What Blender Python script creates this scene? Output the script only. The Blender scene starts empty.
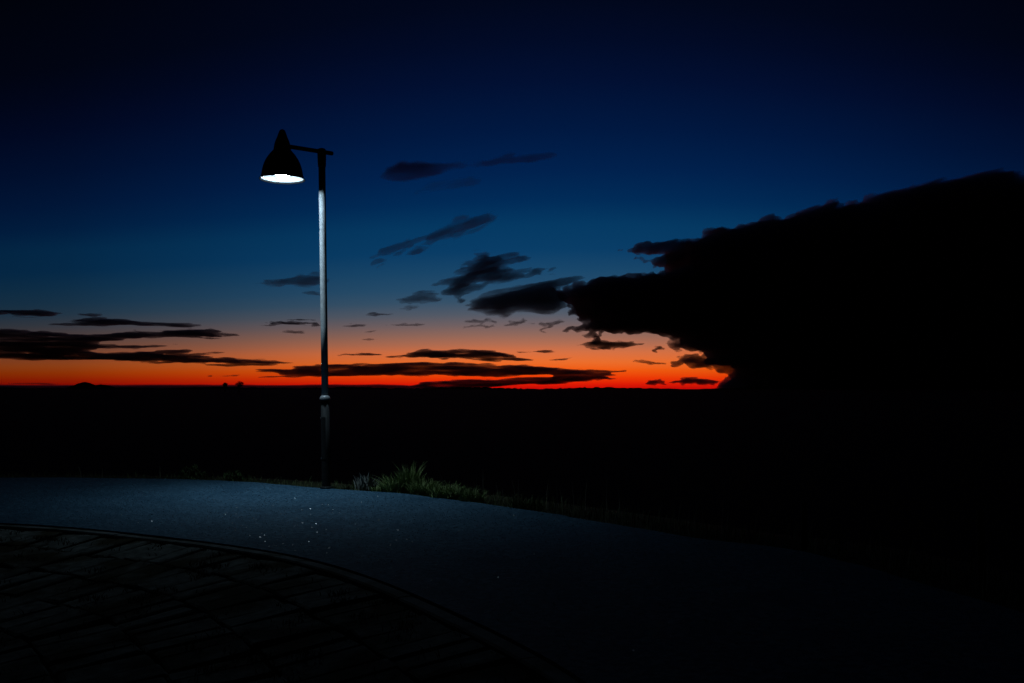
import bpy, math, random
import numpy as np
from mathutils import Vector

random.seed(7)
RNG = np.random.default_rng(11)
SC = bpy.context.scene
COL = SC.collection

# ------------------------------------------------------------------ frame
F = 995.0            # focal length in photo pixels
CX, HY = 512.0, 389.0
EYE = 1.6


def gp(px, py, z=0.0):
    """plan point on level z seen at a photo pixel"""
    y = (EYE - z) * F / (py - HY)
    return ((px - CX) / F * y, y)


def at(px, py, d):
    return ((px - CX) / F * d, d, EYE + (HY - py) / F * d)


# ------------------------------------------------------------------ helpers
def tag(o, label=None, cat=None, group=None, kind=None):
    if label: o['label'] = label
    if cat: o['category'] = cat
    if group: o['group'] = group
    if kind: o['kind'] = kind
    return o


def empty(name, loc):
    o = bpy.data.objects.new(name, None)
    o.location = loc
    COL.objects.link(o)
    return o


def mesh(name, verts, faces, mat, parent=None, smooth=False):
    me = bpy.data.meshes.new(name)
    me.from_pydata([tuple(map(float, v)) for v in verts], [], [tuple(map(int, f)) for f in faces])
    me.update()
    if smooth:
        me.polygons.foreach_set('use_smooth', [True] * len(me.polygons))
    if mat: me.materials.append(mat)
    o = bpy.data.objects.new(name, me)
    COL.objects.link(o)
    if parent: o.parent = parent
    return o


def mesh_np(name, verts, quads, mat, parent=None, smooth=False):
    """fast path: numpy verts (n,3), faces (m,k) with one k"""
    me = bpy.data.meshes.new(name)
    n, (m, k) = len(verts), quads.shape
    me.vertices.add(n)
    me.vertices.foreach_set('co', np.ascontiguousarray(verts, np.float32).ravel())
    me.loops.add(m * k)
    me.loops.foreach_set('vertex_index', np.ascontiguousarray(quads, np.int32).ravel())
    me.polygons.add(m)
    me.polygons.foreach_set('loop_start', np.arange(0, m * k, k, dtype=np.int32))
    me.update(calc_edges=True)
    me.validate()
    if smooth:
        me.polygons.foreach_set('use_smooth', np.ones(len(me.polygons), bool))
    if mat: me.materials.append(mat)
    o = bpy.data.objects.new(name, me)
    COL.objects.link(o)
    if parent: o.parent = parent
    return o


class MB:
    """collects shapes that become one mesh"""
    def __init__(self): self.v, self.f = [], []

    def add(self, v, f):
        b = len(self.v)
        self.v += [tuple(p) for p in v]
        self.f += [tuple(b + i for i in q) for q in f]

    def lathe(self, prof, n=40, c=(0, 0, 0), close=False, caps=True):
        """prof: (radius, z) list"""
        v, f = [], []
        for r, z in prof:
            for k in range(n):
                a = 2 * math.pi * k / n
                v.append((c[0] + r * math.cos(a), c[1] + r * math.sin(a), c[2] + z))
        m = len(prof)
        for i in range(m if close else m - 1):
            j = (i + 1) % m
            for k in range(n):
                k2 = (k + 1) % n
                f.append((i * n + k, i * n + k2, j * n + k2, j * n + k))
        if not close and caps:
            if prof[0][0] > 1e-4: f.append(tuple(reversed(range(n))))
            if prof[-1][0] > 1e-4: f.append(tuple((m - 1) * n + k for k in range(n)))
        self.add(v, f)

    def tube(self, pts, rads, n=16):
        pts = [Vector(p) for p in pts]
        v, f = [], []
        for i, p in enumerate(pts):
            t = (pts[min(i + 1, len(pts) - 1)] - pts[max(i - 1, 0)]).normalized()
            a = t.cross(Vector((0, 0, 1)))
            if a.length < 1e-3: a = t.cross(Vector((0, 1, 0)))
            a.normalize()
            b = t.cross(a)
            for k in range(n):
                q = 2 * math.pi * k / n
                v.append(p + (a * math.cos(q) + b * math.sin(q)) * rads[i])
        for i in range(len(pts) - 1):
            for k in range(n):
                k2 = (k + 1) % n
                f.append((i * n + k, i * n + k2, (i + 1) * n + k2, (i + 1) * n + k))
        f.append(tuple(reversed(range(n))))
        f.append(tuple((len(pts) - 1) * n + k for k in range(n)))
        self.add(v, f)

    def box(self, c, s, rz=0.0):
        v = []
        for x in (-.5, .5):
            for y in (-.5, .5):
                for z in (-.5, .5):
                    X, Y = x * s[0], y * s[1]
                    v.append((c[0] + X * math.cos(rz) - Y * math.sin(rz), c[1] + X * math.sin(rz) + Y * math.cos(rz), c[2] + z * s[2]))
        self.add(v, [(0, 1, 3, 2), (4, 6, 7, 5), (0, 4, 5, 1), (2, 3, 7, 6), (0, 2, 6, 4), (1, 5, 7, 3)])

    def build(self, name, mat, parent=None, smooth=False):
        return mesh(name, self.v, self.f, mat, parent, smooth)


# ------------------------------------------------------------------ materials
def new_mat(name):
    m = bpy.data.materials.new(name)
    m.use_nodes = True
    nt = m.node_tree
    return m, nt, nt.nodes['Principled BSDF']


def noise_mat(name, c1, c2, scale, rough=0.8, c3=None, scale3=1.0, bump=0.0, bump_scale=None, metallic=0.0, spec=0.3, lo=0.35, hi=0.65, lo3=.45, hi3=.6):
    m, nt, bs = new_mat(name)
    tc = nt.nodes.new('ShaderNodeTexCoord')
    n = nt.nodes.new('ShaderNodeTexNoise')
    n.inputs['Scale'].default_value = scale
    n.inputs['Detail'].default_value = 6
    nt.links.new(tc.outputs['Object'], n.inputs['Vector'])
    r = nt.nodes.new('ShaderNodeValToRGB')
    r.color_ramp.elements[0].position = lo
    r.color_ramp.elements[1].position = hi
    r.color_ramp.elements[0].color = (*c1, 1)
    r.color_ramp.elements[1].color = (*c2, 1)
    nt.links.new(n.outputs['Fac'], r.inputs['Fac'])
    out = r.outputs['Color']
    if c3:
        n3 = nt.nodes.new('ShaderNodeTexNoise')
        n3.inputs['Scale'].default_value = scale3
        n3.inputs['Detail'].default_value = 5
        nt.links.new(tc.outputs['Object'], n3.inputs['Vector'])
        r3 = nt.nodes.new('ShaderNodeValToRGB')
        r3.color_ramp.elements[0].position = lo3
        r3.color_ramp.elements[1].position = hi3
        nt.links.new(n3.outputs['Fac'], r3.inputs['Fac'])
        mx = nt.nodes.new('ShaderNodeMixRGB')
        nt.links.new(r3.outputs['Color'], mx.inputs['Fac'])
        nt.links.new(out, mx.inputs['Color1'])
        mx.inputs['Color2'].default_value = (*c3, 1)
        out = mx.outputs['Color']
    nt.links.new(out, bs.inputs['Base Color'])
    bs.inputs['Roughness'].default_value = rough
    bs.inputs['Metallic'].default_value = metallic
    bs.inputs['Specular IOR Level'].default_value = spec
    if bump:
        nb = nt.nodes.new('ShaderNodeTexNoise')
        nb.inputs['Scale'].default_value = bump_scale or scale
        nb.inputs['Detail'].default_value = 4
        nt.links.new(tc.outputs['Object'], nb.inputs['Vector'])
        b = nt.nodes.new('ShaderNodeBump')
        b.inputs['Strength'].default_value = bump
        b.inputs['Distance'].default_value = 0.01
        nt.links.new(nb.outputs['Fac'], b.inputs['Height'])
        nt.links.new(b.outputs['Normal'], bs.inputs['Normal'])
    return m


M_GROUND = noise_mat('dark_turf', (.010, .013, .007), (.024, .026, .013), .7, .95, spec=.05)
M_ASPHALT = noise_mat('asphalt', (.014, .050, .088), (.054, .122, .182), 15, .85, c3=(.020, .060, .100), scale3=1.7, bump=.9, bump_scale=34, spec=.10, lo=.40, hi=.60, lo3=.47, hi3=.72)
M_KERB = noise_mat('kerb_concrete', (.085, .10, .105), (.14, .155, .16), 9, .9, c3=(.05, .055, .045), scale3=2.2, bump=.5, bump_scale=40, spec=.1)
M_PAVER = noise_mat('weathered_paver', (.070, .078, .074), (.15, .165, .158), 9, .95, c3=(.034, .030, .016), scale3=1.6, bump=1.0, bump_scale=14, spec=.05)
M_POLE = noise_mat('galvanised_pole', (.23, .25, .265), (.31, .33, .345), 14, .6, metallic=.0, spec=.45)
M_BASE = noise_mat('dark_painted_steel', (.007, .008, .0085), (.013, .0145, .015), 9, .75, spec=.2)
M_BLACK = noise_mat('black_enamel', (.010, .010, .011), (.016, .016, .017), 12, .45, spec=.35)
M_COLLAR = noise_mat('zinc_collar', (.13, .14, .148), (.20, .21, .218), 20, .4, spec=.5)
M_WHITE = noise_mat('aged_reflector', (.20, .215, .22), (.26, .27, .275), 8, .5, spec=.4)
M_GRASS = noise_mat('verge_grass', (.045, .080, .028), (.11, .12, .055), 3.0, .8, spec=.1)
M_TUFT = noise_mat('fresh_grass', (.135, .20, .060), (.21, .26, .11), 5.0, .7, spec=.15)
M_STEM = noise_mat('dry_grass', (.15, .15, .10), (.22, .21, .15), 4.0, .8, spec=.1)
M_WEED = noise_mat('grey_leaf', (.12, .135, .125), (.19, .205, .19), 9, .7, spec=.15)
M_BUSH = noise_mat('bush_leaf', (.022, .046, .016), (.055, .085, .032), 3.5, .75, spec=.12)
M_MOSS = noise_mat('joint_moss', (.022, .021, .010), (.050, .045, .022), 8, .95, spec=.02)
M_POST = noise_mat('tarred_wood', (.010, .009, .008), (.020, .018, .015), 11, .9, spec=.1)
M_FAR = noise_mat('far_tree', (.008, .010, .006), (.016, .018, .010), .2, .95, spec=.0)
M_HILL = noise_mat('far_hill', (.008, .010, .007), (.016, .018, .011), .02, .95, spec=.0)

m, nt, bs = new_mat('grit_quartz')
bs.inputs['Base Color'].default_value = (.07, .13, .18, 1)
bs.inputs['IOR'].default_value = 2.6
bs.inputs['Roughness'].default_value = .28
M_GRIT = m

m, nt, bs = new_mat('lamp_glow')
bs.inputs['Base Color'].default_value = (.8, .9, 1, 1)
bs.inputs['Emission Color'].default_value = (.60, .84, 1.0, 1)
bs.inputs['Emission Strength'].default_value = 228.0
M_BULB = m


def cloud_mat(name, sigma, albedo):
    m = bpy.data.materials.new(name)
    m.use_nodes = True
    nt = m.node_tree
    nt.nodes.clear()
    out = nt.nodes.new('ShaderNodeOutputMaterial')
    pv = nt.nodes.new('ShaderNodeVolumePrincipled')
    pv.inputs['Color'].default_value = (*albedo, 1)
    pv.inputs['Density'].default_value = sigma
    pv.inputs['Anisotropy'].default_value = 0.35
    pv.inputs['Density Attribute'].default_value = ''
    nt.links.new(pv.outputs['Volume'], out.inputs['Volume'])
    return m


# ------------------------------------------------------------------ world: dusk sky
def lin(c):
    c = c / 255.0
    return c / 12.92 if c <= .04045 else ((c + .055) / 1.055) ** 2.4


SUN_AZ = 3.0        # degrees right of the view axis: where the sun went down
SKY = [(395, 150, 5, 5), (389, 196, 8, 8), (384, 224, 27, 5), (378, 238, 56, 6), (370, 241, 90, 16), (362, 236, 110, 44),
       (352, 214, 113, 68), (344, 180, 110, 82), (335, 148, 105, 91), (325, 115, 98, 99), (314, 84, 91, 104), (301, 55, 83, 107), (288, 38, 77, 108),
       (270, 24, 70, 106), (250, 8, 61, 103), (225, 4, 57, 99), (200, 0, 43, 88), (170, 0, 33, 78), (130, 0, 24, 65),
       (80, 1, 15, 50), (40, 1, 10, 38), (0, 1, 7, 28), (-150, 1, 3, 14), (-700, 1, 2, 10)]
world = bpy.data.worlds.new('World')
SC.world = world
world.use_nodes = True
nt = world.node_tree
nt.nodes.clear()
wout = nt.nodes.new('ShaderNodeOutputWorld')
bg = nt.nodes.new('ShaderNodeBackground')
tc = nt.nodes.new('ShaderNodeTexCoord')
sep = nt.nodes.new('ShaderNodeSeparateXYZ')
nt.links.new(tc.outputs['Generated'], sep.inputs[0])


def math_node(op, a=None, b=None):
    n = nt.nodes.new('ShaderNodeMath')
    n.operation = op
    for i, v in enumerate((a, b)):
        if v is None: continue
        if isinstance(v, (int, float)): n.inputs[i].default_value = v
        else: nt.links.new(v, n.inputs[i])
    return n.outputs[0]


h2 = math_node('ADD', math_node('MULTIPLY', sep.outputs['X'], sep.outputs['X']), math_node('MULTIPLY', sep.outputs['Y'], sep.outputs['Y']))
hl = math_node('MAXIMUM', math_node('SQRT', h2), 1e-4)
dot = math_node('ADD', math_node('MULTIPLY', sep.outputs['X'], math.sin(math.radians(SUN_AZ))), math_node('MULTIPLY', sep.outputs['Y'], math.cos(math.radians(SUN_AZ))))
ca = math_node('DIVIDE', dot, hl)
zr = math_node('MULTIPLY', sep.outputs['Z'], math_node('ADD', math_node('MULTIPLY', math_node('SUBTRACT', 1.0, ca), 2.6), 1.0))
zc = math_node('MAXIMUM', zr, -0.01)
zz = math_node('MINIMUM', math_node('ADD', zc, 0.01), 1.0)
root = math_node('SQRT', zz)
# elevation (sin) mapped to 0..1 by a square root so the ramp has room near the horizon
ramp = nt.nodes.new('ShaderNodeValToRGB')
ramp.color_ramp.interpolation = 'LINEAR'
els = ramp.color_ramp.elements
first = True
for k, (py, r, g, b) in enumerate(SKY):
    t = (HY - py) / F
    s = t / math.sqrt(1 + t * t)
    pos = math.sqrt(max(s + .01, 0))
    e = els[k] if k < 2 else els.new(min(pos, 1))
    e.position = min(pos, 1)
    e.color = (lin(r), lin(g), lin(b), 1)
nt.links.new(root, ramp.inputs['Fac'])
# twilight is brightest over the sunken sun and falls off round the horizon
ca01 = math_node('MULTIPLY', math_node('ADD', ca, 1.0), 0.5)
ar = nt.nodes.new('ShaderNodeValToRGB')
ar.color_ramp.interpolation = 'LINEAR'
AZ = [(0, .11), (.5, .15), (.80, .27), (.90, .38), (.945, .50), (.968, .68), (.985, .86), (1.0, 1.0)]
for k, (p, v) in enumerate(AZ):
    e = ar.color_ramp.elements[k] if k < 2 else ar.color_ramp.elements.new(p)
    e.position = p
    e.color = (v, v, v, 1)
nt.links.new(ca01, ar.inputs['Fac'])
mul = nt.nodes.new('ShaderNodeMixRGB')
mul.blend_type = 'MULTIPLY'
mul.inputs['Fac'].default_value = 1
nt.links.new(ramp.outputs['Color'], mul.inputs['Color1'])
# the glow low down narrows faster than the blue above it
lowf = math_node('MAXIMUM', math_node('SUBTRACT', 1.0, math_node('DIVIDE', math_node('ABSOLUTE', sep.outputs['Z']), .13)), 0.0)
expo = math_node('ADD', math_node('MULTIPLY', lowf, .85), 1.0)
apow = math_node('POWER', ar.outputs['Color'], expo)
nt.links.new(apow, mul.inputs['Color2'])
# a trace of the physical sky with the sun just under the horizon
st = nt.nodes.new('ShaderNodeTexSky')
st.sky_type = 'NISHITA'
st.sun_disc = False
st.sun_elevation = math.radians(-4.0)
st.sun_rotation = math.radians(SUN_AZ)
add = nt.nodes.new('ShaderNodeMixRGB')
add.blend_type = 'ADD'
add.inputs['Fac'].default_value = 0.003
nt.links.new(mul.outputs['Color'], add.inputs['Color1'])
nt.links.new(st.outputs['Color'], add.inputs['Color2'])
nt.links.new(add.outputs['Color'], bg.inputs['Color'])
bg.inputs['Strength'].default_value = 1.0
nt.links.new(bg.outputs[0], wout.inputs['Surface'])

# ------------------------------------------------------------------ plan curves
def catmull(pts, n=24):
    P = np.array(pts, float)
    out = []
    for i in range(len(P) - 1):
        p0, p1, p2, p3 = P[max(i - 1, 0)], P[i], P[i + 1], P[min(i + 2, len(P) - 1)]
        for t in np.linspace(0, 1, n, endpoint=False):
            out.append(.5 * ((2 * p1) + (-p0 + p2) * t + (2 * p0 - 5 * p1 + 4 * p2 - p3) * t * t + (-p0 + 3 * p1 - 3 * p2 + p3) * t ** 3))
    out.append(P[-1])
    return np.array(out)


def resample(c, step):
    seg = np.linalg.norm(np.diff(c, axis=0), axis=1)
    s = np.concatenate([[0], np.cumsum(seg)])
    n = int(s[-1] / step)
    q = np.linspace(0, s[-1], n + 1)
    return np.stack([np.interp(q, s, c[:, 0]), np.interp(q, s, c[:, 1])], 1)


FAR = [(-60, 14.5), (-30, 16.8), (-16, 17.9)] + [gp(*p) for p in [(0, 477.5), (150, 478.5), (240, 481.5), (325, 488.5), (400, 493.5), (500, 506), (600, 521.5), (700, 538), (790, 549), (900, 577)]] + [(3.75, 6.6), (4.2, 3), (4.5, -4), (4.5, -25)]
NEAR = [(-60, 8.6), (-30, 11.2), (-16, 12.35), (-9.5, 12.35)] + [gp(*p) for p in [(0, 522.5), (60, 525.9), (140, 533.5), (250, 547), (300, 555.5), (350, 568.5), (400, 587.5), (450, 609), (512, 639), (598, 684)]] + [(.74, 4.0), (.95, 2), (1.05, -1), (1.05, -4), (1.0, -25)]


def soften(c, n=12):
    for _ in range(n):
        c[1:-1] = c[1:-1] * .5 + (c[:-2] + c[2:]) * .25
    return c


far_c = resample(catmull(FAR), .25)
near_c = soften(resample(catmull(NEAR), .25))


def normals(c):
    t = np.gradient(c, axis=0)
    t /= np.linalg.norm(t, axis=1)[:, None]
    return np.stack([-t[:, 1], t[:, 0]], 1)      # left of the direction of travel


far_n = normals(far_c)          # travel left -> right/near, so left normal points away from the camera (outwards)
near_n = normals(near_c)        # points onto the path


def signed(c, n, X, Y):
    """signed distance to a polyline, positive on its left"""
    p = np.stack([X.ravel(), Y.ravel()], 1)
    out = np.empty(len(p))
    for a in range(0, len(p), 4000):
        d = p[a:a + 4000, None, :] - c[None]
        q = (d ** 2).sum(2)
        k = q.argmin(1)
        i = np.arange(len(k))
        out[a:a + 4000] = np.sign((d[i, k] * n[k]).sum(1)) * np.sqrt(q[i, k])
    return out.reshape(X.shape)


def smooth(t):
    t = np.clip(t, 0, 1)
    return t * t * (3 - 2 * t)


SLOPE = .11
def near_z(d):      # d metres below the kerb towards the camera
    return -.024 - SLOPE * np.clip(d, 0, 14)


def land_z(X, Y):
    sf = signed(far_c, far_n, X, Y)
    sn = signed(near_c, near_n, X, Y)
    z = np.full(X.shape, -.03)
    z = np.where(sf > 0, -.03 - 3.4 * smooth((sf - .7) / 9.0), z)
    z = np.where(sn < 0.1, near_z(-sn) - .034, z)
    return z


# ------------------------------------------------------------------ ground: one sheet to the horizon
def grow(a, b, step, lim):
    v = list(np.arange(a, b + 1e-6, step))
    s = step
    while v[-1] < lim:
        s *= 1.35
        v.append(v[-1] + s)
    s = step
    w = []
    x = v[0]
    while x > -lim:
        s *= 1.35
        x -= s
        w.append(x)
    return np.array(w[::-1] + v)


gx = grow(-30, 16, .35, 42000)
gy = grow(-12, 34, .35, 42000)
GX, GY = np.meshgrid(gx, gy)
GZ = np.full(GX.shape, -3.43)
nearm = (np.abs(GX) < 70) & (np.abs(GY) < 70)
GZ[nearm] = land_z(GX[nearm], GY[nearm])
flat = (~nearm)
GZ[flat & (GX < 0) & (GY < 10)] = -1.6
# gentle relief of the plain
rel = .5 * np.sin(GX * .011 + 1.3) * np.cos(GY * .009) + .35 * np.sin(GX * .031 + GY * .023)
GZ += np.where((GY > 60), rel * smooth((GY - 60) / 200), 0)
ny, nx = GX.shape
idx = np.arange(ny * nx).reshape(ny, nx)
q = np.stack([idx[:-1, :-1], idx[:-1, 1:], idx[1:, 1:], idx[1:, :-1]], -1).reshape(-1, 4)
tag(mesh_np('ground', np.stack([GX, GY, GZ], -1).reshape(-1, 3), q, M_GROUND, smooth=True), kind='structure')

# ------------------------------------------------------------------ path
def strip_between(name, A, B, mat, z_top, depth, nmid):
    """slab between two plan curves resampled to the same count"""
    n = 360
    def rs(c):
        seg = np.linalg.norm(np.diff(c, axis=0), axis=1)
        s = np.concatenate([[0], np.cumsum(seg)])
        qq = np.linspace(0, s[-1], n)
        return np.stack([np.interp(qq, s, c[:, 0]), np.interp(qq, s, c[:, 1])], 1)
    A, B = rs(A), rs(B)
    V, Fc = [], []
    for i in range(n):
        V.append((*A[i], z_top - depth))
        for k in range(nmid + 1):
            t = k / nmid
            p = A[i] * (1 - t) + B[i] * t
            crown = .012 * math.sin(math.pi * t)
            V.append((p[0], p[1], z_top + crown))
        V.append((*B[i], z_top - depth))
    w = nmid + 3
    for i in range(n - 1):
        for k in range(w - 1):
            a = i * w + k
            Fc.append((a, a + 1, a + w + 1, a + w))
    return mesh(name, V, Fc, mat, smooth=False)


# the far edge is a little ragged where turf creeps over it
jit = np.zeros(len(far_c))
for k in range(1, 40):
    jit += RNG.normal() * .016 / (k ** .4) * np.sin(np.arange(len(far_c)) * .07 * k + RNG.uniform(0, 6.3))
far_edge = far_c + far_n * np.clip(jit, -.07, .07)[:, None]
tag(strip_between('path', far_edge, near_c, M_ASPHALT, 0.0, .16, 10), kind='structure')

# ------------------------------------------------------------------ kerb: stones with fine joints, a hand below the path
kb = MB()
fine = resample(near_c, .05)
fn = normals(fine)
KW = .13
L = 20
i = 0
while i + L < len(fine):
    zt = -.014 + random.uniform(-.004, .004)
    a0, a1 = i, i + L
    ks = list(range(a0, a1 + 1, 5))
    ring = []
    for j, k in enumerate(ks):
        p, nn = fine[k], fn[k]
        t = np.array([nn[1], -nn[0]])
        sh = .006 if j == 0 else (-.006 if j == len(ks) - 1 else 0)
        p = p + t * sh
        o1 = p - nn * .012
        o2 = p - nn * (.012 + .012)
        o3 = p - nn * (.012 + KW - .014)
        o4 = p - nn * (.012 + KW)
        ring.append([(*o1, zt - .16), (*o1, zt - .012), (*o2, zt), (*o3, zt), (*o4, zt - .014), (*o4, zt - .16)])
    v = [x for r_ in ring for x in r_]
    f = []
    for r_ in range(len(ring) - 1):
        for c in range(5):
            a = r_ * 6 + c
            f.append((a, a + 6, a + 7, a + 1))
    f.append((0, 1, 2, 3, 4, 5))
    e = (len(ring) - 1) * 6
    f.append((e + 5, e + 4, e + 3, e + 2, e + 1, e))
    kb.add(v, f)
    i += L
tag(kb.build('kerb', M_KERB), kind='structure')

# ------------------------------------------------------------------ stone paving on the bank below the kerb
pv = MB()
ROW = .60
joint_pts = []
for r_ in range(11):
    d0 = .012 + KW + .004 + r_ * ROW
    d1 = d0 + ROW
    # walk the row's middle line
    mid = near_c - near_n * ((d0 + d1) / 2)
    seg = np.linalg.norm(np.diff(mid, axis=0), axis=1)
    s = np.concatenate([[0], np.cumsum(seg)])
    pos = random.uniform(0, .2)
    base0, base1 = d0, d1
    while pos < s[-1] - .6:
        Lb = random.uniform(.22, .36)
        d0 = base0 + (random.uniform(-.022, .022) if r_ else 0)
        d1 = base1 + random.uniform(-.022, .022)
        def on(sv, d):
            k = np.interp(sv, s, np.arange(len(s)))
            k0 = int(k); k1 = min(k0 + 1, len(s) - 1); t = k - k0
            c = near_c[k0] * (1 - t) + near_c[k1] * t
            n_ = near_n[k0] * (1 - t) + near_n[k1] * t
            return c - n_ * d
        c0 = on(pos + Lb / 2, (d0 + d1) / 2)
        if -9 < c0[0] < 2.5 and 2.0 < c0[1] < 13.5:
            g = random.uniform(.006, .016)
            hz = random.uniform(-.010, .010)
            tx, ty = random.uniform(-.009, .009), random.uniform(-.009, .009)
            cs = [(pos + g, d0 + g), (pos + Lb - g, d0 + g), (pos + Lb - g, d1 - g), (pos + g, d1 - g)]
            bev = random.uniform(.012, .024)
            ci = [(pos + g + bev, d0 + g + bev), (pos + Lb - g - bev, d0 + g + bev), (pos + Lb - g - bev, d1 - g - bev), (pos + g + bev, d1 - g - bev)]
            v = []
            for lst, dz in ((cs, -.11), (cs, -.012), (ci, 0.0)):
                for j, (sv, dd) in enumerate(lst):
                    p = on(sv, dd)
                    z = near_z(dd) + hz + dz + (tx if j in (1, 2) else -tx) + (ty if j > 1 else -ty)
                    v.append((p[0] + random.uniform(-.006, .006), p[1] + random.uniform(-.006, .006), z))
            f = [(8, 9, 10, 11)]
            for j in range(4):
                j2 = (j + 1) % 4
                f += [(j, j2, 4 + j2, 4 + j), (4 + j, 4 + j2, 8 + j2, 8 + j)]
            pv.add(v, f)
            joint_pts.append((on(pos, d0 + random.uniform(0, ROW)), d0))
            joint_pts.append((on(pos + Lb * random.random(), d0), d0))
        pos += Lb
tag(pv.build('stone_paving', M_PAVER), kind='structure')

# ------------------------------------------------------------------ blades
class Blades:
    def __init__(self): self.v, self.q = [], []

    def blade(self, x, y, z, h, w, lean, az, curl=1.0):
        """one bent tapering blade"""
        dx, dy = math.cos(az), math.sin(az)
        sx, sy = -dy, dx
        ta = random.uniform(-.9, .9)
        sx, sy = sx * math.cos(ta) - sy * math.sin(ta), sx * math.sin(ta) + sy * math.cos(ta)
        b = len(self.v)
        for t, ww in ((0, 1), (.4, .85), (.75, .5), (1, .06)):
            off = lean * h * (t ** (1 + curl))
            zz = z + h * (t - .30 * lean * t * t)
            for sgn in (-.5, .5):
                self.v.append((x + dx * off + sx * w * ww * sgn, y + dy * off + sy * w * ww * sgn, zz))
        for k in range(3):
            a = b + 2 * k
            self.q.append((a, a + 1, a + 3, a + 2))

    def build(self, name, mat, parent=None):
        return mesh_np(name, np.array(self.v), np.array(self.q), mat, parent)


# moss and short grass in the paving joints: nobody could count it
bl = Blades()
for (p, d) in joint_pts:
    patch = math.sin(p[0] * 1.9 + 1.0) * math.cos(p[1] * 1.4 - .4) + .5 * math.sin(p[0] * 4.1 + p[1] * 3.3)
    n = 4 if patch < .0 else (18 if patch < .5 else 48)
    for _ in range(n):
        x, y = p[0] + random.gauss(0, .06), p[1] + random.gauss(0, .06)
        bl.blade(x, y, float(near_z(d)) - .03, random.uniform(.03, .075), .009, random.uniform(.3, 1.2), random.uniform(0, 6.3))
tag(bl.build('joint_grass', M_MOSS), kind='stuff')

# verge grass along the far edge
far_f = resample(far_c, .05)
ff_n = normals(far_f)
vis = [(p, n_) for p, n_ in zip(far_f, ff_n) if p[1] > 3 and -12 < p[0] < 5]
bl, st_ = Blades(), Blades()
for p, n_ in vis:
    px = CX + F * p[0] / p[1]
    dens = 5 if px < 330 else (14 if px < 560 else 10)
    for _ in range(dens):
        o = abs(random.gauss(0, .45)) - .03
        x, y = p[0] + n_[0] * o + random.uniform(-.04, .04), p[1] + n_[1] * o + random.uniform(-.04, .04)
        clump = .5 + .5 * math.sin(x * 2.3 + 1) * math.sin(y * 2.9 + x)
        z = -.03 - 3.4 * float(smooth((o - .7) / 9.0))
        h = random.uniform(.04, .13) + (.20 * clump * random.random() if px > 335 else .02 * clump)
        h *= min(1, .35 + max(o, 0) * 2.2)
        bl.blade(x, y, z, h, random.uniform(.005, .009), random.uniform(.1, .9), random.uniform(0, 6.3))
    if px > 425 and random.random() < .85:
        o = random.uniform(.12, .8)
        x, y = p[0] + n_[0] * o, p[1] + n_[1] * o
        st_.blade(x, y, -.03, random.uniform(.25, .55) * (1 if px < 720 else .75), random.uniform(.005, .008), random.uniform(.02, .25), random.uniform(0, 6.3))
    elif px < 325 and random.random() < .05:
        o = random.uniform(.1, .7)
        st_.blade(p[0] + n_[0] * o, p[1] + n_[1] * o, -.03, random.uniform(.12, .3), .006, random.uniform(.05, .4), random.uniform(0, 6.3))
tag(bl.build('verge_grass', M_GRASS), kind='stuff')
tag(st_.build('dry_stem_grass', M_STEM), kind='stuff')


def tuft(name, px, py, wid, h, n, mat, label, cat, lean=(.15, 1.1), bw=.011, group=None, squash=.7):
    x, y = gp(px, py)
    b = Blades()
    for _ in range(n):
        a = random.uniform(0, 6.283)
        r = wid * .5 * math.sqrt(random.random()) * .85
        hh = h * random.uniform(.45, 1.0) * (1 - .45 * (r / (wid * .5)) ** 2)
        az = a + random.gauss(0, 1.3)
        b.blade(r * math.cos(a), r * math.sin(a) * squash, 0, hh, bw * random.uniform(.7, 1.3), random.uniform(*lean), az, .8)
    o = b.build(name, mat)
    o.location = (x, y, -.03)
    return tag(o, label, cat, group)


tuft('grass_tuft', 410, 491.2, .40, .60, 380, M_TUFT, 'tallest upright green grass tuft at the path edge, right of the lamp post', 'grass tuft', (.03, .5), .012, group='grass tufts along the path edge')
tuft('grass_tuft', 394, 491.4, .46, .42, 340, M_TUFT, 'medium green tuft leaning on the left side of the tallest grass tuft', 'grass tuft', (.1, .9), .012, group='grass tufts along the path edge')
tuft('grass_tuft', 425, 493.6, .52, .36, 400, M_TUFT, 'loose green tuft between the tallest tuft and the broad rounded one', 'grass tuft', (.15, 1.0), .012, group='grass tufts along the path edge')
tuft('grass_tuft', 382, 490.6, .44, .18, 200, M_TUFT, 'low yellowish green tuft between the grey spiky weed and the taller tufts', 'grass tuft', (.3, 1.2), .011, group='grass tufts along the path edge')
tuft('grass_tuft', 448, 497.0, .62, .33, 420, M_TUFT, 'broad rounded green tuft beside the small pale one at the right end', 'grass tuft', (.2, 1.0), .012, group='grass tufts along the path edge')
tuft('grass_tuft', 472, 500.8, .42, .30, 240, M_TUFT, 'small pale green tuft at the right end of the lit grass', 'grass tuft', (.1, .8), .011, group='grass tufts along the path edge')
tuft('grass_tuft', 527, 507.5, .55, .26, 220, M_GRASS, 'dim olive tuft among dry stems past the lit grass', 'grass tuft', (.1, .8), group='grass tufts along the path edge')
tuft('spiky_weed', 366, 489, .42, .36, 90, M_WEED, 'dull grey spiky weed beside the foot of the lamp post', 'weed', (.1, .55), .022)
tuft('grass_tuft', 331, 488.2, .30, .09, 90, M_TUFT, 'short trimmed tuft growing round the foot of the lamp post', 'grass tuft', (.3, 1.2), group='grass tufts along the path edge')


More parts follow.
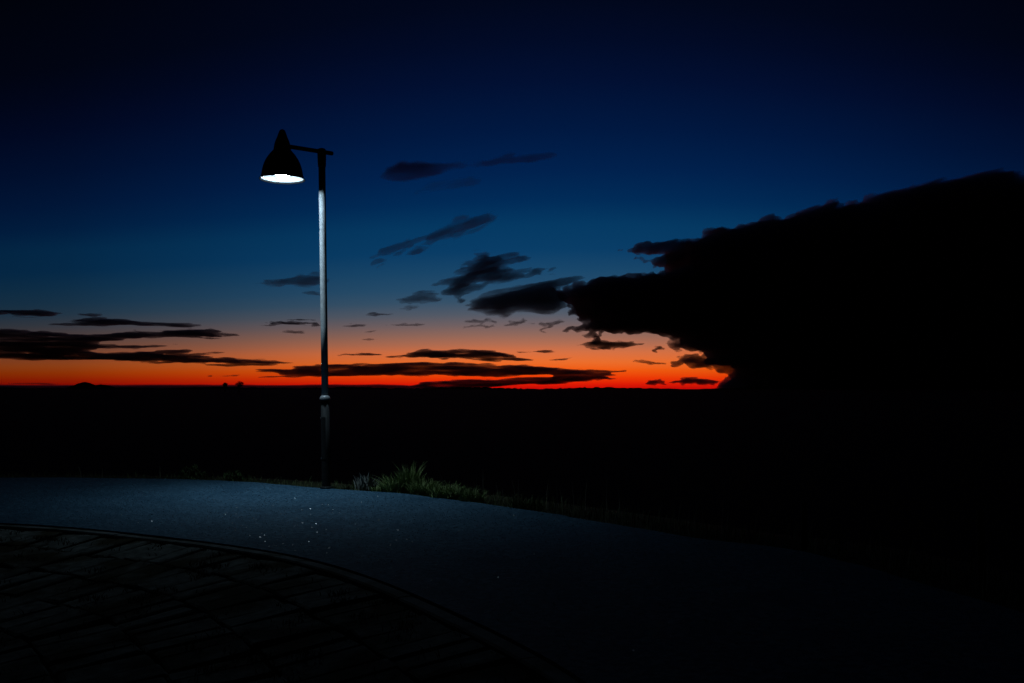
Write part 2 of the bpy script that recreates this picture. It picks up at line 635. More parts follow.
def bush(px, py, dy, w, h, n, label, group):
    """low leafy bush behind the edge: stems with many small leaves"""
    x, y = gp(px, py)
    y += dy
    x *= (y / (y - dy))
    root = empty('low_bush', (x, y, -.06))
    tag(root, label, 'bush', group)
    sm, lv = MB(), Blades()
    for k in range(9):
        a = random.uniform(0, 6.28)
        tip = (math.cos(a) * w * .32 * random.random(), math.sin(a) * w * .25, h * random.uniform(.5, .8))
        sm.tube([(0, 0, 0), (tip[0] * .4, tip[1] * .4, tip[2] * .55), tip], [.012, .008, .003], 6)
    for _ in range(n):
        a, r = random.uniform(0, 6.28), math.sqrt(random.random())
        zz = random.random()
        bump = .75 + .25 * math.sin(a * 3 + zz * 5)
        rr = r * w * .5 * math.sqrt(max(1 - zz * zz, 0)) * bump
        lv.blade(rr * math.cos(a), rr * math.sin(a) * .8, zz * h * bump * .9, random.uniform(.04, .09), random.uniform(.018, .03), random.uniform(.3, 1.3), random.uniform(0, 6.28))
    sm.build('stem', M_STEM, root)
    lv.build('foliage', M_BUSH, root)


bush(192, 479.5, .45, .75, .27, 620, 'dim green low bush behind the path, the one farther from the lamp post', 'low bushes behind the path')
bush(234, 481.2, .45, .50, .19, 380, 'smaller flatter bush behind the path, the one nearer the lamp post', 'low bushes behind the path')

# mica flecks and grit lying loose on the path: thousands of tiny facets, a few of which catch the lamp
gm = MB()
NG = 15000
gxs, gys = RNG.uniform(-9, 3.6, NG), RNG.uniform(6.0, 17.5, NG)
dn, df_ = signed(near_c, near_n, gxs, gys), signed(far_c, far_n, gxs, gys)
ok = (dn > .15) & (df_ < -.1)
crown = .012 * np.sin(np.pi * dn / (dn - df_))
for x, y, cz in zip(gxs[ok], gys[ok], crown[ok]):
    sz = random.choice((.003, .0033, .0037, .0043, .005, .0062))
    tx, ty = random.gauss(0, .24), random.gauss(0, .24)
    n = 5
    a0 = random.uniform(0, 6.28)
    top, bot = [], []
    for k in range(n):
        a = a0 + 6.283 * k / n + random.uniform(-.3, .3)
        q_ = sz * random.uniform(.75, 1.2)
        dx, dy = math.cos(a) * q_, math.sin(a) * q_
        top.append((x + dx, y + dy, cz + .0015 + sz * .5 + dx * tx + dy * ty))
        bot.append((x + dx * 1.1, y + dy * 1.1, cz - .006))
    gm.add(top + bot, [tuple(range(n))] + [(n + k, n + (k + 1) % n, (k + 1) % n, k) for k in range(n)])
tag(gm.build('grit', M_GRIT), kind='stuff')

# ------------------------------------------------------------------ street lamp
BX, BY = gp(326.3, 488.5)
PXM = BY / F                       # metres per photo pixel at the post
lamp = empty('street_lamp', (BX, BY, 0))
tag(lamp, 'tall street lamp with black bell shade glowing white over the path', 'street lamp')
ZTOP = EYE + (HY - 150) * PXM      # top of the post
LEAN = -(4.6 * PXM) / ZTOP         # it leans slightly to the left


def ax(z):                         # the post's axis in local coordinates
    return (LEAN * z, 0.0, z)


def post_tube(z0z1r, n=32):
    m_ = MB()
    m_.tube([ax(z) for z, r in z0z1r], [r for z, r in z0z1r], n)
    return m_


Z1 = EYE + (HY - 398) * PXM
post_tube([(-.15, .070), (.02, .070), (.6, .069), (Z1 - .02, .068)]).build('pole_base', M_BASE, lamp, True)
c = MB()
c.lathe([(.066, -.034), (.084, -.032), (.087, -.016), (.083, .008), (.071, .028), (.055, .042)], 32, ax(Z1))
c.build('collar', M_COLLAR, lamp, True)
post_tube([(Z1 - .02, .055), (2.6, .055), (4.0, .055), (ZTOP - .26, .055)]).build('pole', M_POLE, lamp, True)
post_tube([(ZTOP - .28, .056), (ZTOP - .26, .064), (ZTOP - .15, .068), (ZTOP - .03, .069), (ZTOP + .015, .060), (ZTOP + .03, .02)]).build('pole_cap', M_BLACK, lamp, True)
# service door with hinge and lock on the base, facing the path
dang = math.radians(-118)
dv, df = [], []
zs = (EYE + (HY - 459) * PXM, EYE + (HY - 417) * PXM)
for zz in np.linspace(zs[0], zs[1], 5):
    for k in range(9):
        a = dang + math.radians(-38 + 76 * k / 8)
        for rr in (.0675, .0735):
            a0 = ax(zz)
            dv.append((a0[0] + rr * math.cos(a), a0[1] + rr * math.sin(a), zz))
for r_ in range(4):
    for k in range(8):
        b0 = r_ * 18 + k * 2
        df += [(b0 + 1, b0 + 3, b0 + 21, b0 + 19), (b0, b0 + 18, b0 + 20, b0 + 2)]
for r_ in range(4):
    b0 = r_ * 18
    df += [(b0, b0 + 1, b0 + 19, b0 + 18), (b0 + 16, b0 + 34, b0 + 35, b0 + 17)]
for k in range(8):
    b0 = k * 2
    df += [(b0, b0 + 2, b0 + 3, b0 + 1), (72 + b0, 72 + b0 + 1, 72 + b0 + 3, 72 + b0 + 2)]
door = mesh('service_door', dv, df, M_BASE, lamp)
for zz in (zs[0] + .015, zs[1] - .015):
    h = MB()
    a0 = ax(zz)
    aa = math.radians(-160)
    h.box((a0[0] + .073 * math.cos(aa), a0[1] + .073 * math.sin(aa), zz), (.012, .022, .028), aa)
    h.build('latch', M_COLLAR, door)
b = MB()
b.lathe([(.069, -.02), (.098, -.012), (.100, .012), (.094, .02), (.069, .024)], 32, (0, 0, .012))
b.build('base_ring', M_BASE, lamp, True)
# arm: horizontal bar through the cap, running to the shade over the path
HYD = 15.45                                               # the shade hangs nearer the camera than the post
hp = Vector(at(282.3, 179.4, HYD)) - Vector((BX, BY, 0))  # centre of the shade's rim, local
PXH = HYD / F
arm0 = Vector(at(332.5, 153.5, BY + .10)) - Vector((BX, BY, 0))
arm1 = Vector((hp.x, hp.y, EYE + (HY - 145.5) * PXH))
arm = MB()
arm.tube([arm0, arm0.lerp(arm1, .02), arm0.lerp(arm1, .5), arm1], [.030, .034, .033, .033], 18)
arm.build('arm', M_BLACK, lamp, True)
# bell shade (outer skin, inner skin) and its cap
k = PXH
def zz_(py): return (178.8 - py) * k
outer = [(8.2, 149), (10.4, 151.5), (13.0, 154.5), (15.6, 158.5), (17.4, 162), (18.8, 166), (19.8, 170), (20.5, 174), (21.2, 177.2), (22.5, 178.3), (22.6, 179.0)]
prof = [(r * k, zz_(y)) for r, y in outer]
inner = [((r - .35) * k, zz_(y) - .008) for r, y in outer[:-2]]
sh = MB()
sh.lathe(prof + [(22.0 * k, zz_(179.2))] + [(21.0 * k, zz_(177.4))] + inner[::-1][1:], 56, hp, close=True)
shade = sh.build('lamp_shade', M_BLACK, lamp, True)
rf = MB()
rf.lathe([(20.75 * k, zz_(177.4))] + [((r - .75) * k, zz_(y) - .010) for r, y in outer[:-3][::-1]] + [(.02, zz_(150.4))], 56, hp, caps=False)
rfo = rf.build('reflector', M_WHITE, shade, True)
cp = MB()
cp.lathe([(8.9, 150.2), (8.6, 149), (8.2, 147), (7.7, 143.5), (6.6, 140), (5.2, 136.8), (4.0, 133.6), (3.0, 131.0), (2.2, 129.6), (1.2, 128.9)] and
         [(r * k, zz_(y)) for r, y in [(8.9, 150.4), (8.7, 149.4), (8.3, 147), (7.7, 143.5), (6.6, 140), (5.2, 136.8), (4.1, 133.6), (3.2, 131.0), (2.4, 129.6), (1.2, 128.9), (.05, 128.7)]], 40, hp)
cp.build('shade_cap', M_BLACK, lamp, True)
bb = MB()
R = .125
bb.lathe([(.0005, .050), (R * .5, .054), (R * .85, .064), (R, .078), (R * .98, .092)], 32, hp)
bb.build('lens', M_BULB, shade, True)
# the narrow beam of the luminaire's own optics
ld = bpy.data.lights.new('lamp_beam', 'SPOT')
ld.energy = 335
ld.color = (.60, .84, 1.0)
ld.spot_size = math.radians(98)
ld.spot_blend = 1.0
ld.shadow_soft_size = .10
lb = bpy.data.objects.new('lamp_beam', ld)
COL.objects.link(lb)
lb.parent = lamp
lb.location = hp + Vector((0, 0, .035))
lb.rotation_euler = (math.radians(-5), math.radians(-10), 0)
sk = MB()
sk.lathe([(.129, .086), (.131, .10), (.10, .125), (.05, .15), (.034, .20), (.034, .34), (.03, .36)], 24, hp)
sk.build('lamp_holder', M_WHITE, shade, True)

# ------------------------------------------------------------------ two thin posts at the edge on the dark side
for (px, yb, yt, lab) in ((804, 549.5, 499, 'thin dark post at the dim path edge, the farther of two'),
                          (982, 582, 507, 'thin dark post at the far right edge, the nearer of two')):
    x, y = gp(px, yb)
    h = (yb - yt) * y / F
    p = MB()
    r = .032
    p.lathe([(r * 1.05, -.25), (r * 1.05, 0), (r, h * .9), (r * .98, h - .02), (r * .7, h)], 14)
    o = p.build('wooden_post', M_POST, None, True)
    o.location = (x, y, -.02)
    o.rotation_euler = (random.uniform(-.02, .02), random.uniform(-.03, .03), 0)
    tag(o, lab, 'post', 'posts along the path')

# ------------------------------------------------------------------ far trees on the plain
def far_tree(px, ytop, d, wpx, label, lean=0.0):
    s = d / F
    x, y, ztop = at(px, ytop, d)
    z0 = -3.6
    H = ztop - z0
    root = empty('far_tree', (x, y, z0))
    tag(root, label, 'tree', 'lone trees on the skyline')
    t = MB()
    t.tube([(0, 0, -.5), (lean * .3, 0, H * .35), (lean, 0, H * .8)], [.9, .6, .2], 10)
    for k in range(6):
        a = k * 1.05
        zb = H * (.4 + .07 * k)
        t.tube([(lean * .5, 0, zb), (lean + math.cos(a) * wpx * s * .3, math.sin(a) * wpx * s * .3, zb + H * .2)], [.28, .08], 6)
    t.build('trunk', M_FAR, root, True)
    lv = Blades()
    W = wpx * s
    for _ in range(900):
        cl = random.choice([(0, .86, .32), (.22, .72, .3), (-.25, .74, .3), (.05, .6, .34), (-.1, .45, .25), (.36, .82, .16)])
        a, b_ = random.uniform(0, 6.28), random.uniform(-1, 1)
        rr = random.random() ** .4 * cl[2] * W
        q_ = math.sqrt(1 - b_ * b_)
        lv.blade(lean + cl[0] * W + rr * q_ * math.cos(a), rr * q_ * math.sin(a), H * cl[1] + rr * b_ * .7, random.uniform(.6, 1.3), random.uniform(.5, .9), random.uniform(.2, 1), random.uniform(0, 6.28))
    lv.build('crown', M_FAR, root)


far_tree(225, 382.5, 1500, 5, 'narrower of the two lone trees on the skyline left of the lamp post')
far_tree(238.5, 381.5, 1520, 8, 'wider of the two lone trees on the skyline left of the lamp post', 1.5)


# hills on the skyline
def hill(name, pts, d, depth):
    s = d / F
    n = len(pts)
    V, Fc = [], []
    rows = [(-1, 0.0), (-.7, .55), (-.35, .9), (0, 1.0), (.35, .9), (.7, .55), (1, 0.0)]
    for (w, hh) in rows:
        for px, py in pts:
            x, y, z = at(px, py, d)
            V.append((x, y + w * depth, -5 + (z + 5) * hh))
    for r_ in range(len(rows) - 1):
        for i_ in range(n - 1):
            a = r_ * n + i_
            Fc.append((a, a + 1, a + n + 1, a + n))
    tag(mesh(name, V, Fc, M_HILL), kind='structure')


def skyline(x0, x1, base, amp, step, seed):
    rr = random.Random(seed)
    out, x = [], x0
    while x <= x1:
        e = min(1, (x - x0) / 25, (x1 - x) / 25)
        out.append((x, 391 - (391 - base) * max(e, 0) - amp * max(e, 0) * (math.sin(x * .05 + seed) * .5 + rr.random())))
        x += step
    return out


hill('hill', [(72, 389), (75, 386.4), (77, 385.4), (79, 385.0), (80.5, 383.8), (82, 382.8), (83.5, 382.9), (85, 381.9), (86.5, 382.4), (88, 383.3), (90, 383.9), (92, 385.2), (95, 386.2), (97, 385.2), (99, 384.9), (101, 384.3), (103, 384.8), (105, 384.9), (108, 386.2), (112, 389)], 9000, 260)
hill('hills', skyline(-500, 700, 388.8, 1.5, 2.2, 3), 11000, 400)
hill('hills', skyline(680, 1500, 389.2, .8, 3, 9), 10500, 400)

# ------------------------------------------------------------------ clouds: real volumes far out over the plain
TAB = np.random.default_rng(5).random((64, 64, 64)).astype(np.float32)


def vnoise(x, y, z):
    xi, yi, zi = np.floor(x).astype(int), np.floor(y).astype(int), np.floor(z).astype(int)
    fx, fy, fz = [(t * t * t * (t * (t * 6 - 15) + 10)).astype(np.float32) for t in (x - xi, y - yi, z - zi)]
    x0, x1, y0, y1, z0, z1 = xi & 63, (xi + 1) & 63, yi & 63, (yi + 1) & 63, zi & 63, (zi + 1) & 63
    a = TAB[x0, y0, z0] * (1 - fx) + TAB[x1, y0, z0] * fx
    b_ = TAB[x0, y1, z0] * (1 - fx) + TAB[x1, y1, z0] * fx
    c_ = TAB[x0, y0, z1] * (1 - fx) + TAB[x1, y0, z1] * fx
    d_ = TAB[x0, y1, z1] * (1 - fx) + TAB[x1, y1, z1] * fx
    return (a * (1 - fy) + b_ * fy) * (1 - fz) + (c_ * (1 - fy) + d_ * fy) * fz


def fbm(x, y, z, oct_=4, gain=.55):
    s, a, t = 0, 1.0, 0
    for k in range(oct_):
        s = s + a * (vnoise(x + 17.3 * k, y + 9.1 * k, z + 5.7 * k) - .5)
        t += a
        a *= gain
        x, y, z = x * 2.03, y * 2.03, z * 2.03
    return s / t * 2


def poly_sdf(poly, U, V):
    """distance to a polygon in pixels, positive inside"""
    P = np.array(poly, np.float32)
    best = np.full(U.shape, 1e9, np.float32)
    inside = np.zeros(U.shape, bool)
    n = len(P)
    for i_ in range(n):
        a, b_ = P[i_], P[(i_ + 1) % n]
        e = b_ - a
        wx, wy = U - a[0], V - a[1]
        t = np.clip((wx * e[0] + wy * e[1]) / (e @ e + 1e-9), 0, 1)
        best = np.minimum(best, (wx - e[0] * t) ** 2 + (wy - e[1] * t) ** 2)
        cnd = ((a[1] <= V) & (b_[1] > V)) | ((b_[1] <= V) & (a[1] > V))
        with np.errstate(divide='ignore', invalid='ignore'):
            xc = a[0] + (V - a[1]) / (b_[1] - a[1] + 1e-12) * e[0]
        inside ^= cnd & (U < xc)
    d = np.sqrt(best)
    return np.where(inside, d, -d)


def surface_nets(f, xs, ys, zs):
    nx_, ny_, nz_ = f.shape
    ins = f > 0
    cs = [(i_, j, k_) for i_ in (0, 1) for j in (0, 1) for k_ in (0, 1)]
    def sub(a, o): return a[o[0]:nx_ - 1 + o[0], o[1]:ny_ - 1 + o[1], o[2]:nz_ - 1 + o[2]]
    cnt = sum(sub(ins, o).astype(np.int8) for o in cs)
    act = (cnt > 0) & (cnt < 8)
    I, J, K = np.nonzero(act)
    acc = np.zeros((len(I), 3), np.float64)
    num = np.zeros(len(I))
    for a in cs:
        for axn in range(3):
            if a[axn]: continue
            b_ = list(a); b_[axn] = 1
            fa = f[I + a[0], J + a[1], K + a[2]]
            fb = f[I + b_[0], J + b_[1], K + b_[2]]
            m_ = (fa > 0) != (fb > 0)
            t = np.where(m_, fa / np.where(m_, fa - fb, 1), 0)
            p = np.array(a, float)[None].repeat(len(I), 0)
            p[:, axn] = t
            acc += p * m_[:, None]
            num += m_
    loc = acc / num[:, None]
    def co(v, i_, t): return v[i_] + (v[i_ + 1] - v[i_]) * t
    verts = np.stack([co(xs, I, loc[:, 0]), co(ys, J, loc[:, 1]), co(zs, K, loc[:, 2])], 1)
    vid = np.full(act.shape, -1, np.int64)
    vid[I, J, K] = np.arange(len(I))
    quads = []
    for axn in range(3):
        o1, o2 = [(1, 2), (2, 0), (0, 1)][axn]
        lo = [slice(1, -1)] * 3; lo[axn] = slice(0, -1)
        hi = [slice(1, -1)] * 3; hi[axn] = slice(1, None)
        a, b_ = ins[tuple(lo)], ins[tuple(hi)]
        ch = a != b_
        q_ = np.array(np.nonzero(ch)).T
        if not len(q_): continue
        fl = a[ch]
        base = q_.copy()
        base[:, o1] += 1; base[:, o2] += 1
        def g(d1, d2):
            t = base.copy(); t[:, o1] += d1; t[:, o2] += d2
            return vid[t[:, 0], t[:, 1], t[:, 2]]
        qq = np.stack([g(-1, -1), g(0, -1), g(0, 0), g(-1, 0)], 1)
        qq[~fl] = qq[~fl][:, ::-1]
        quads.append(qq)
    return verts, np.concatenate(quads)


CLOUDS_GROUP = 'dark clouds in the dusk sky'


def cloud(label, D, polys, step=(1.2, .6), W=30, nW=9, amp=2.0, sc=(16, 3.2), k=1.35, c=4.0, albedo=(.80, .84, .88), bias=0.0, oct_=4, gain=.58, seed=0.0, tilt=0.0, name='cloud', vmax=None, pad=None, warp=(9, 1.8), wsc=(18, 4), tau=4.2):
    """polys: outlines in photo pixels, turned into a body at distance D.  k: optical depth per pixel inside the rim,
    W: half depth in pixels, reached c pixels inside the rim; the depth and outline are broken up by 3D noise."""
    amp *= 1.7
    pad = pad if pad is not None else amp * .8 + warp[1] + 2
    au = np.concatenate([np.array(p)[:, 0] for p in polys]); av = np.concatenate([np.array(p)[:, 1] for p in polys])
    us = np.arange(au.min() - pad - 4 - warp[0], au.max() + pad + 4 + warp[0], step[0])
    vs = np.arange(av.min() - pad, (av.max() + pad if vmax is None else vmax) + step[1], step[1])
    U, V = np.meshgrid(us, vs, indexing='ij')
    d = np.full(U.shape, -1e9, np.float32)
    Vt = V + tilt * U
    wx, wy = warp
    Z0 = np.zeros(U.shape)
    U2 = U + wx * fbm(U / wsc[0] + seed * 3.1, Vt / wsc[1] + 4.4, Z0 + seed, 5, .62)
    V2 = V + wy * fbm(U / wsc[0] + 7.7, Vt / wsc[1] + seed * 2.3, Z0 + seed + 31.5, 5, .62) - tilt * (U2 - U)
    for p in polys: d = np.maximum(d, poly_sdf(p, U2, V2))
    ws = np.linspace(-W * 1.25, W * 1.25, nW)
    q_ = 1.0
    nz = np.empty((len(us), len(vs), nW), np.float32)
    for i_, w in enumerate(ws):
        nz[:, :, i_] = fbm(U / sc[0] + seed, Vt / sc[1] + seed * 1.7, np.full(U.shape, w / (W * 1.3) + 3 + seed), oct_, gain)
    f = np.minimum(d, tau / k)[:, :, None] + amp * nz + bias - c * np.abs(ws)[None, None, :] / W
    f[0], f[-1] = -1, -1
    f[:, 0], f[:, -1] = -1, -1
    f[:, :, 0], f[:, :, -1] = -1, -1
    v, qd = surface_nets(f, us, vs, ws)
    s = D / F
    P = np.stack([(v[:, 0] - CX) * s, D + v[:, 2] * s, EYE + (HY - v[:, 1]) * s], 1)
    cen = np.array([P[:, 0].mean(), P[:, 1].mean(), P[:, 2].min()])
    o = mesh_np(name, P - cen, qd, cloud_mat(name, k * c / (2 * W * s), albedo))
    o.location = cen
    tag(o, label, 'cloud', CLOUDS_GROUP)
    return o


# high wisps
cloud('highest cloud, a long soft smoky streak thinning out to the right', 9000,
      [[(380, 177), (386, 169.5), (402, 163), (420, 161), (440, 164), (474, 163), (490, 158.5), (510, 154.5), (530, 153), (554, 156), (532, 160), (505, 162.5), (482, 166), (462, 170), (440, 175), (415, 180), (392, 182)]],
      k=.30, c=11, W=40, amp=5.0, sc=(30, 4), seed=1.7, tilt=.17, tau=2.4, albedo=(.45, .5, .6), warp=(12, 1.6))
cloud('barely visible grey wisp just below the highest cloud', 9300,
      [[(418, 192), (440, 184), (470, 177), (482, 179), (470, 186), (450, 190), (425, 194)]], k=0.10, c=10, W=30, amp=4.6, sc=(22, 4), seed=3.3, bias=1, tilt=.25, tau=.8, albedo=(.45, .5, .6), warp=(14, 2))
cloud('slanted streaky cloud alone in the blue sky right of the lamp post', 9800,
      [[(381, 251), (388, 247), (400, 242), (412, 239), (425, 236), (440, 229), (448, 222), (460, 217), (478, 213.5), (490, 213.5), (498, 217), (494, 222), (480, 227), (462, 234), (445, 240), (430, 246), (415, 252), (395, 255), (382, 255)],
       [(371, 262), (378, 260), (384, 264), (376, 267)]], k=.26, c=8, W=26, amp=7.5, sc=(20, 3.0), bias=-.6, seed=4.1, tilt=.38, tau=2.0)
cloud('hook shaped ragged cloud with a tail pointing down, in the middle of the sky', 10500,
      [[(438, 283), (448, 277), (460, 268), (474, 261), (478, 253), (486, 252), (492, 255), (505, 252.5), (520, 251), (531, 255), (527, 260), (512, 264), (506, 267), (514, 270), (530, 268), (552, 270.5), (545, 275), (520, 278), (505, 281.5), (490, 284), (472, 289), (464, 294), (468, 302), (464, 304.5), (455, 299), (446, 294), (450, 289), (440, 286)]],
      k=.34, c=10, W=30, amp=6.2, sc=(16, 3.4), seed=5.2, tilt=.22, bias=.2, tau=3.2)
cloud('small ragged cloud tucked under the left end of the hook shaped cloud', 10900,
      [[(397, 301.5), (408, 296), (420, 292), (436, 292), (441, 297), (437, 303), (420, 306), (402, 309), (406, 304)]], k=.30, c=6, W=24, amp=4.4, sc=(15, 2.6), seed=6.6, tilt=.1, tau=2.6)
cloud('smooth lens shaped dark cloud touching the left end of the huge bank', 11500,
      [[(468, 304), (482, 294), (505, 288), (530, 283), (550, 278), (575, 275.5), (589, 276.5), (575, 283), (561, 288), (568, 297), (571, 307), (560, 314), (545, 315.5), (530, 314), (515, 313), (505, 318), (495, 317), (480, 313), (465, 310)]],
      k=.48, c=9, W=40, amp=2.6, sc=(24, 4), seed=7.4, tilt=.15, tau=6.5)
cloud('ragged scraps hanging below the lens shaped cloud', 11900,
      [[(462, 328), (475, 325.5), (492, 324), (493, 327), (478, 328.5)], [(465, 321), (478, 319), (490, 319), (496, 322), (486, 323)],
       [(502, 326), (512, 321), (522, 318), (529, 320), (520, 324), (510, 327)], [(526, 324), (538, 321), (552, 322), (562, 319.5), (556, 325), (548, 328), (544, 333.5), (540, 331), (543, 326.5)]],
      step=(.9, .5), k=.55, c=4, W=14, amp=2.4, sc=(7, 2.6), seed=8.3, bias=.2)
# the bank
cloud('huge black cloud bank filling the right side of the sky', 14500,
      [[(553, 293), (562, 290), (570, 286), (578, 281.5), (590, 279), (600, 277), (607, 275.5), (622, 275), (637, 276), (645, 272.5), (655, 271.5), (667, 270.5),
        (663, 266.5), (657, 263.5), (642, 262.5), (633, 259.5), (645, 260), (660, 258.5), (664, 255), (651, 256), (636, 254), (630, 249.5), (622, 248.5), (636, 245), (655, 243), (671, 239), (687, 241), (700, 238), (704, 232), (730, 229), (747, 222),
        (791, 215), (808, 209), (831, 203), (836, 208), (855, 204), (871, 194.5), (892, 193), (902, 189.5), (922, 184), (945, 182), (965, 173.5), (976, 174.5), (996, 178.5), (1009, 185), (1024, 187),
        (1060, 182), (1110, 190), (1170, 215), (1230, 260), (1270, 320), (1280, 400), (712, 400), (717, 389), (721, 383), (736, 372), (715, 369), (690, 366.5), (659, 364.5), (678, 362), (690, 360), (675, 358), (709, 355), (685, 352),
        (669, 345), (668, 340), (680, 338.5), (661, 336), (652, 336), (646, 333), (622, 334), (603, 334), (592, 336.5), (577, 333), (565, 330), (580, 326), (588, 323), (569, 316), (573, 310), (562, 300)]],
      step=(1.25, .95), k=.95, c=10, W=60, nW=11, amp=3.4, sc=(13, 7), oct_=5, gain=.62, seed=11.0, albedo=(.96, .97, .98), vmax=398, bias=.3, warp=(8, 8), wsc=(10, 8.5), tau=12)
cloud('flat based little cloud with a peak, floating under the bank', 13600,
      [[(575, 345.5), (588, 341), (596, 334), (602, 340), (620, 339.5), (646, 344), (636, 347), (625, 349), (610, 350), (590, 348)]], step=(.9, .5), k=1.08, c=5, W=18, amp=2.4, sc=(10, 3), seed=12.5, albedo=(.7, .7, .72))
cloud('tiny curled puff beside the underside of the bank', 13500, [[(654, 352), (657, 347.5), (663, 346), (666, 348.5), (661, 350), (658, 354)]], step=(.6, .45), k=1.22, c=3, W=9, amp=1.8, sc=(4, 2.2), seed=13.1)
cloud('thin thread of cloud under the bank, over the orange glow', 13400, [[(626, 359), (640, 360.2), (656, 362.5), (666, 364), (648, 364), (638, 361.8)]], step=(.8, .4), k=1.22, c=3, W=12, amp=1.6, sc=(12, 1.6), seed=14.6)
cloud('lumpy little cloud just above the red horizon, left of its twin', 15500, [[(643, 384.5), (650, 380.5), (658, 379), (666, 380.5), (668, 384.5)]], step=(.7, .45), k=1.35, c=3, W=10, amp=1.8, sc=(5, 2.4), seed=15.2)
cloud('longer lumpy cloud just above the red horizon, beside the bank', 15600, [[(668, 383.5), (676, 379.5), (686, 377), (695, 378), (703, 377), (712, 379), (720, 382), (712, 385), (684, 385)]], step=(.7, .45), k=1.35, c=3, W=12, amp=2.0, sc=(6, 2.4), seed=16.2)
# long streaks over the sunset
cloud('longest dark streak across the sunset, with a red slit in its right half', 20000,
      [[(256, 370), (272, 368), (290, 369.5), (296, 366), (315, 363.5), (350, 364), (400, 362.5), (431, 362), (475, 363), (525, 365), (560, 369), (601, 369.2), (628, 370.5), (612, 373), (622, 375), (605, 377), (621, 379), (590, 381), (560, 383.8), (530, 384.8), (490, 387.5), (450, 390), (430, 389.5), (408, 386), (425, 382.5), (450, 380.5), (478, 379.2), (510, 378.2), (552, 377.4), (548, 375.6), (530, 375.4), (510, 376), (500, 377), (447, 376.4), (400, 375), (363, 376), (320, 377.5), (258, 377.2), (285, 373.5)]],
      step=(1.3, .42), k=2.29, c=4, W=40, amp=1.3, sc=(26, 2.4), seed=21.0, albedo=(.8, .84, .88))
cloud('flat dark streak lying just above the longest streak', 19000,
      [[(383, 356), (400, 355), (414, 353.5), (405, 350.5), (431, 348.5), (455, 349), (495, 351), (516, 356), (533, 360), (512, 361), (480, 360), (440, 358.7), (400, 357.3)]], step=(1.1, .42), k=2.18, c=4, W=30, amp=1.6, sc=(22, 2.2), seed=22.0)
cloud('short spindle shaped streak just right of the lamp post', 18800, [[(331, 354.8), (348, 353.6), (363, 352.7), (382, 355), (362, 356.3), (345, 355.8)]], step=(.8, .4), k=1.84, c=3, W=16, amp=1.2, sc=(14, 1.8), seed=23.0)
cloud('thin bowed streak above the right end of the flat streak', 18600, [[(516, 352.6), (530, 351.6), (541, 349.8), (557, 351), (544, 352.4), (530, 353)]], step=(.8, .4), k=1.84, c=3, W=16, amp=1.1, sc=(14, 1.6), seed=24.0)
cloud('hair thin line of cloud trailing right from the flat streak', 18700, [[(532, 359.6), (552, 358.4), (566, 358.2), (577, 356.4), (568, 359.8), (548, 360.4)]], step=(.8, .4), k=1.72, c=3, W=16, amp=1.1, sc=(14, 1.6), seed=25.0)
# left group
cloud('topmost dark streak of the left group, cut by the left edge', 16000, [[(-60, 311), (0, 309), (40, 309), (62, 312.5), (48, 316), (0, 315.6), (-60, 316)]], step=(1.1, .45), k=1.50, c=4, W=30, amp=2.2, sc=(24, 2.2), seed=31.0)
cloud('long feathered streak second from the top of the left group', 16200, [[(50, 323.5), (77, 319.5), (95, 318), (126, 318), (150, 321.5), (175, 322.5), (202, 325), (185, 327.6), (150, 327), (110, 326), (75, 326.5)]], step=(1.1, .45), k=1.50, c=4, W=30, amp=2.4, sc=(24, 2.2), seed=32.0)
cloud('small faint streak between the two top streaks of the left group', 16100, [[(78, 314.5), (90, 313), (102, 314.6), (92, 317)]], step=(.8, .42), k=1.16, c=3, W=16, amp=1.7, sc=(12, 1.8), seed=33.0)
cloud('biggest left cloud, a dark mass splitting into long fingers', 17000,
      [[(-160, 338), (-60, 330), (0, 328), (30, 330), (60, 333), (90, 334.3), (120, 333), (160, 330.5), (211, 329), (235, 330.5), (225, 332.5), (205, 333.2), (238, 335), (230, 337.5), (206, 338.5), (180, 337), (140, 338), (115, 340), (95, 343), (120, 345.6), (150, 344.8), (180, 346), (150, 347.6), (110, 347.8), (88, 350), (100, 352.6), (130, 353), (150, 351.3), (194, 350.3), (180, 353.5), (160, 354.2),
        (203, 354.5), (240, 358.5), (287, 361.6), (312, 362.8), (290, 364.5), (255, 365.3), (198, 364.3), (150, 362), (110, 361), (50, 360), (0, 359), (-60, 360), (-160, 356)]],
      step=(1.3, .45), k=1.95, c=5, W=40, amp=1.9, sc=(26, 2.4), seed=34.0, bias=.1)
cloud('fine streak resting above the lowest finger of the biggest left cloud', 16800, [[(202, 352.6), (215, 351.6), (230, 352.8), (216, 353.8)]], step=(.8, .4), k=1.38, c=3, W=16, amp=1.0, sc=(14, 1.6), seed=35.5)
cloud('streaky cloud passing behind the lamp post in the blue band', 12500, [[(253, 283.5), (270, 279.5), (290, 277), (305, 274), (318, 272.5), (327, 276), (330, 283), (315, 287), (287, 288.5), (272, 285)], [(302, 292), (314, 290), (322, 294), (318, 298)]], step=(1, .5), k=.32, c=6, W=24, amp=3.6, sc=(18, 2.8), seed=36.0, tilt=.1, tau=2.6)
cloud('ragged cloudlet touching the left side of the lamp post', 15000, [[(258, 323), (275, 319.8), (295, 319), (319, 321), (321, 325), (295, 326.2), (275, 325.3)]], step=(.9, .45), k=1.38, c=4, W=20, amp=2.8, sc=(14, 2.2), seed=37.0)
cloud('thin grey shred under the ragged cloudlet left of the lamp post', 15100, [[(282, 332), (298, 329.3), (315, 331), (300, 334), (290, 333.4)]], step=(.9, .45), k=1.04, c=3.5, W=18, amp=2.0, sc=(12, 2.0), seed=38.0)
FL = 'row of tiny flecks right of the lamp post, '
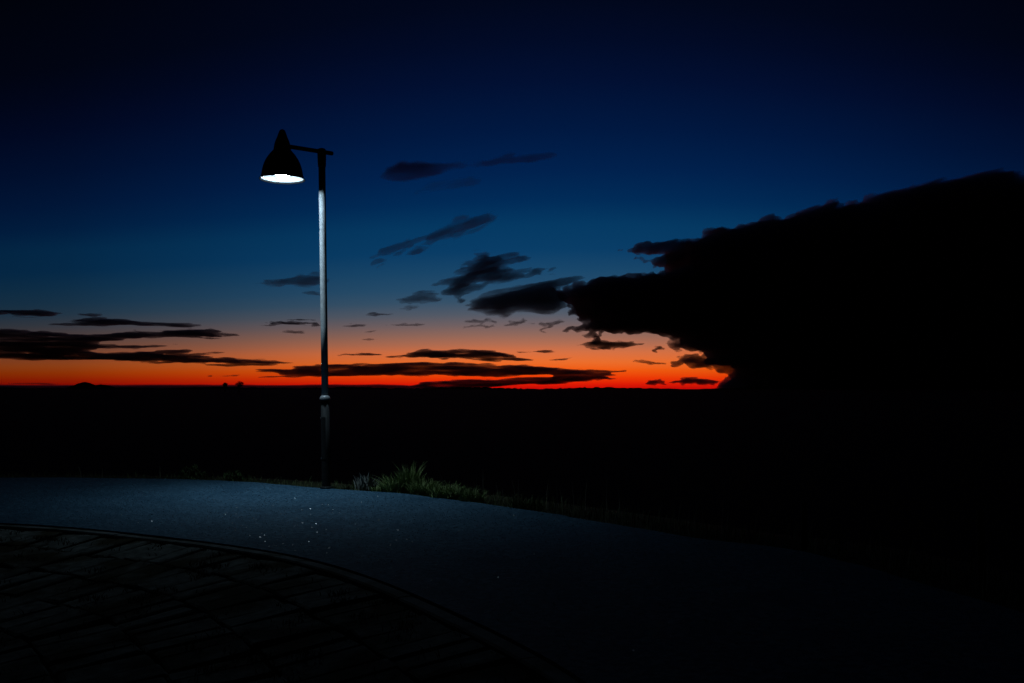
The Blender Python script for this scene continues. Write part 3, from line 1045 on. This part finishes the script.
for j, (lab, p) in enumerate([
        ('topmost tiny fleck right of the lamp post, in the grey blue band', [(360, 314.6), (372, 312.8), (390, 313.6), (378, 315.4)]),
        ('dash of cloud at the same height as the ragged cloudlet, right of the lamp post', [(336, 326), (352, 324), (374, 325), (352, 326.8)]),
        ('dark dash left of the scraps under the lens shaped cloud', [(383, 325), (397, 323), (423, 324.6), (404, 326.6)]),
        ('small dash below the row of dashes right of the lamp post', [(363, 332), (374, 330), (385, 331), (372, 332.4)]),
        ('lowest tiny fleck right of the lamp post, in the orange band', [(361, 339.3), (368, 337.8), (376, 339), (368, 340.2)])]):
    cloud(lab, 16500 + 60 * j, [p], step=(.8, .4), k=1.16, c=3, W=14, amp=1.3, sc=(12, 1.7), seed=40.0 + j)
cloud('small dash low over the sunset, above the two lone trees', 19500, [[(220, 376), (232, 374.4), (243, 374.2), (234, 376.4)]], step=(.8, .4), k=1.60, c=3, W=14, amp=.9, sc=(12, 1.6), seed=51.0)
cloud('tiny fleck low over the sunset, left of the small dash', 19600, [[(207, 376), (212, 374.8), (217, 375.2), (212, 376.6)]], step=(.7, .4), k=1.60, c=3, W=10, amp=.8, sc=(8, 1.6), seed=52.0)
cloud('thin streak along the horizon at the far left', 21000, [[(-80, 383), (0, 383), (40, 383.2), (72, 384.4), (40, 385), (0, 384.8), (-80, 385)]], step=(1.2, .4), k=1.38, c=3, W=20, amp=.6, sc=(24, 1.6), seed=53.0)
cloud('low dim haze bank lying along the whole horizon', 24000, [[(-300, 384.5), (-100, 384.6), (60, 384.8), (160, 384.2), (260, 384.8), (380, 384.3), (440, 386), (520, 388.6), (600, 390), (760, 390), (760, 396), (-300, 396)]], step=(2.2, .5), k=2.55, c=3, W=40, amp=.4, sc=(40, 2), seed=54.0, name='cloud_bank', vmax=396, warp=(6, .5), tau=4.0)

# ------------------------------------------------------------------ camera and render
cam_d = bpy.data.cameras.new('camera')
cam = bpy.data.objects.new('camera', cam_d)
COL.objects.link(cam)
cam.location = (0, 0, EYE)
cam.rotation_euler = (math.radians(90), 0, 0)
cam_d.sensor_width = 36
cam_d.lens = F * 36 / 1024
cam_d.shift_y = (HY - 341.5) / 1024
cam_d.clip_start = .1
cam_d.clip_end = 120000
SC.camera = cam

SC.view_settings.view_transform = 'Standard'
SC.view_settings.look = 'None'
SC.view_settings.exposure = 0
SC.view_settings.gamma = 1
SC.view_settings.use_curve_mapping = False
SC.render.engine = 'CYCLES'
cy = SC.cycles
cy.max_bounces = 8
cy.volume_bounces = 1
cy.transparent_max_bounces = 64
cy.use_denoising = True
cy.use_adaptive_sampling = False
cy.sample_clamp_indirect = .6
cy.caustics_reflective = False
cy.caustics_refractive = False
cy.volume_max_steps = 256
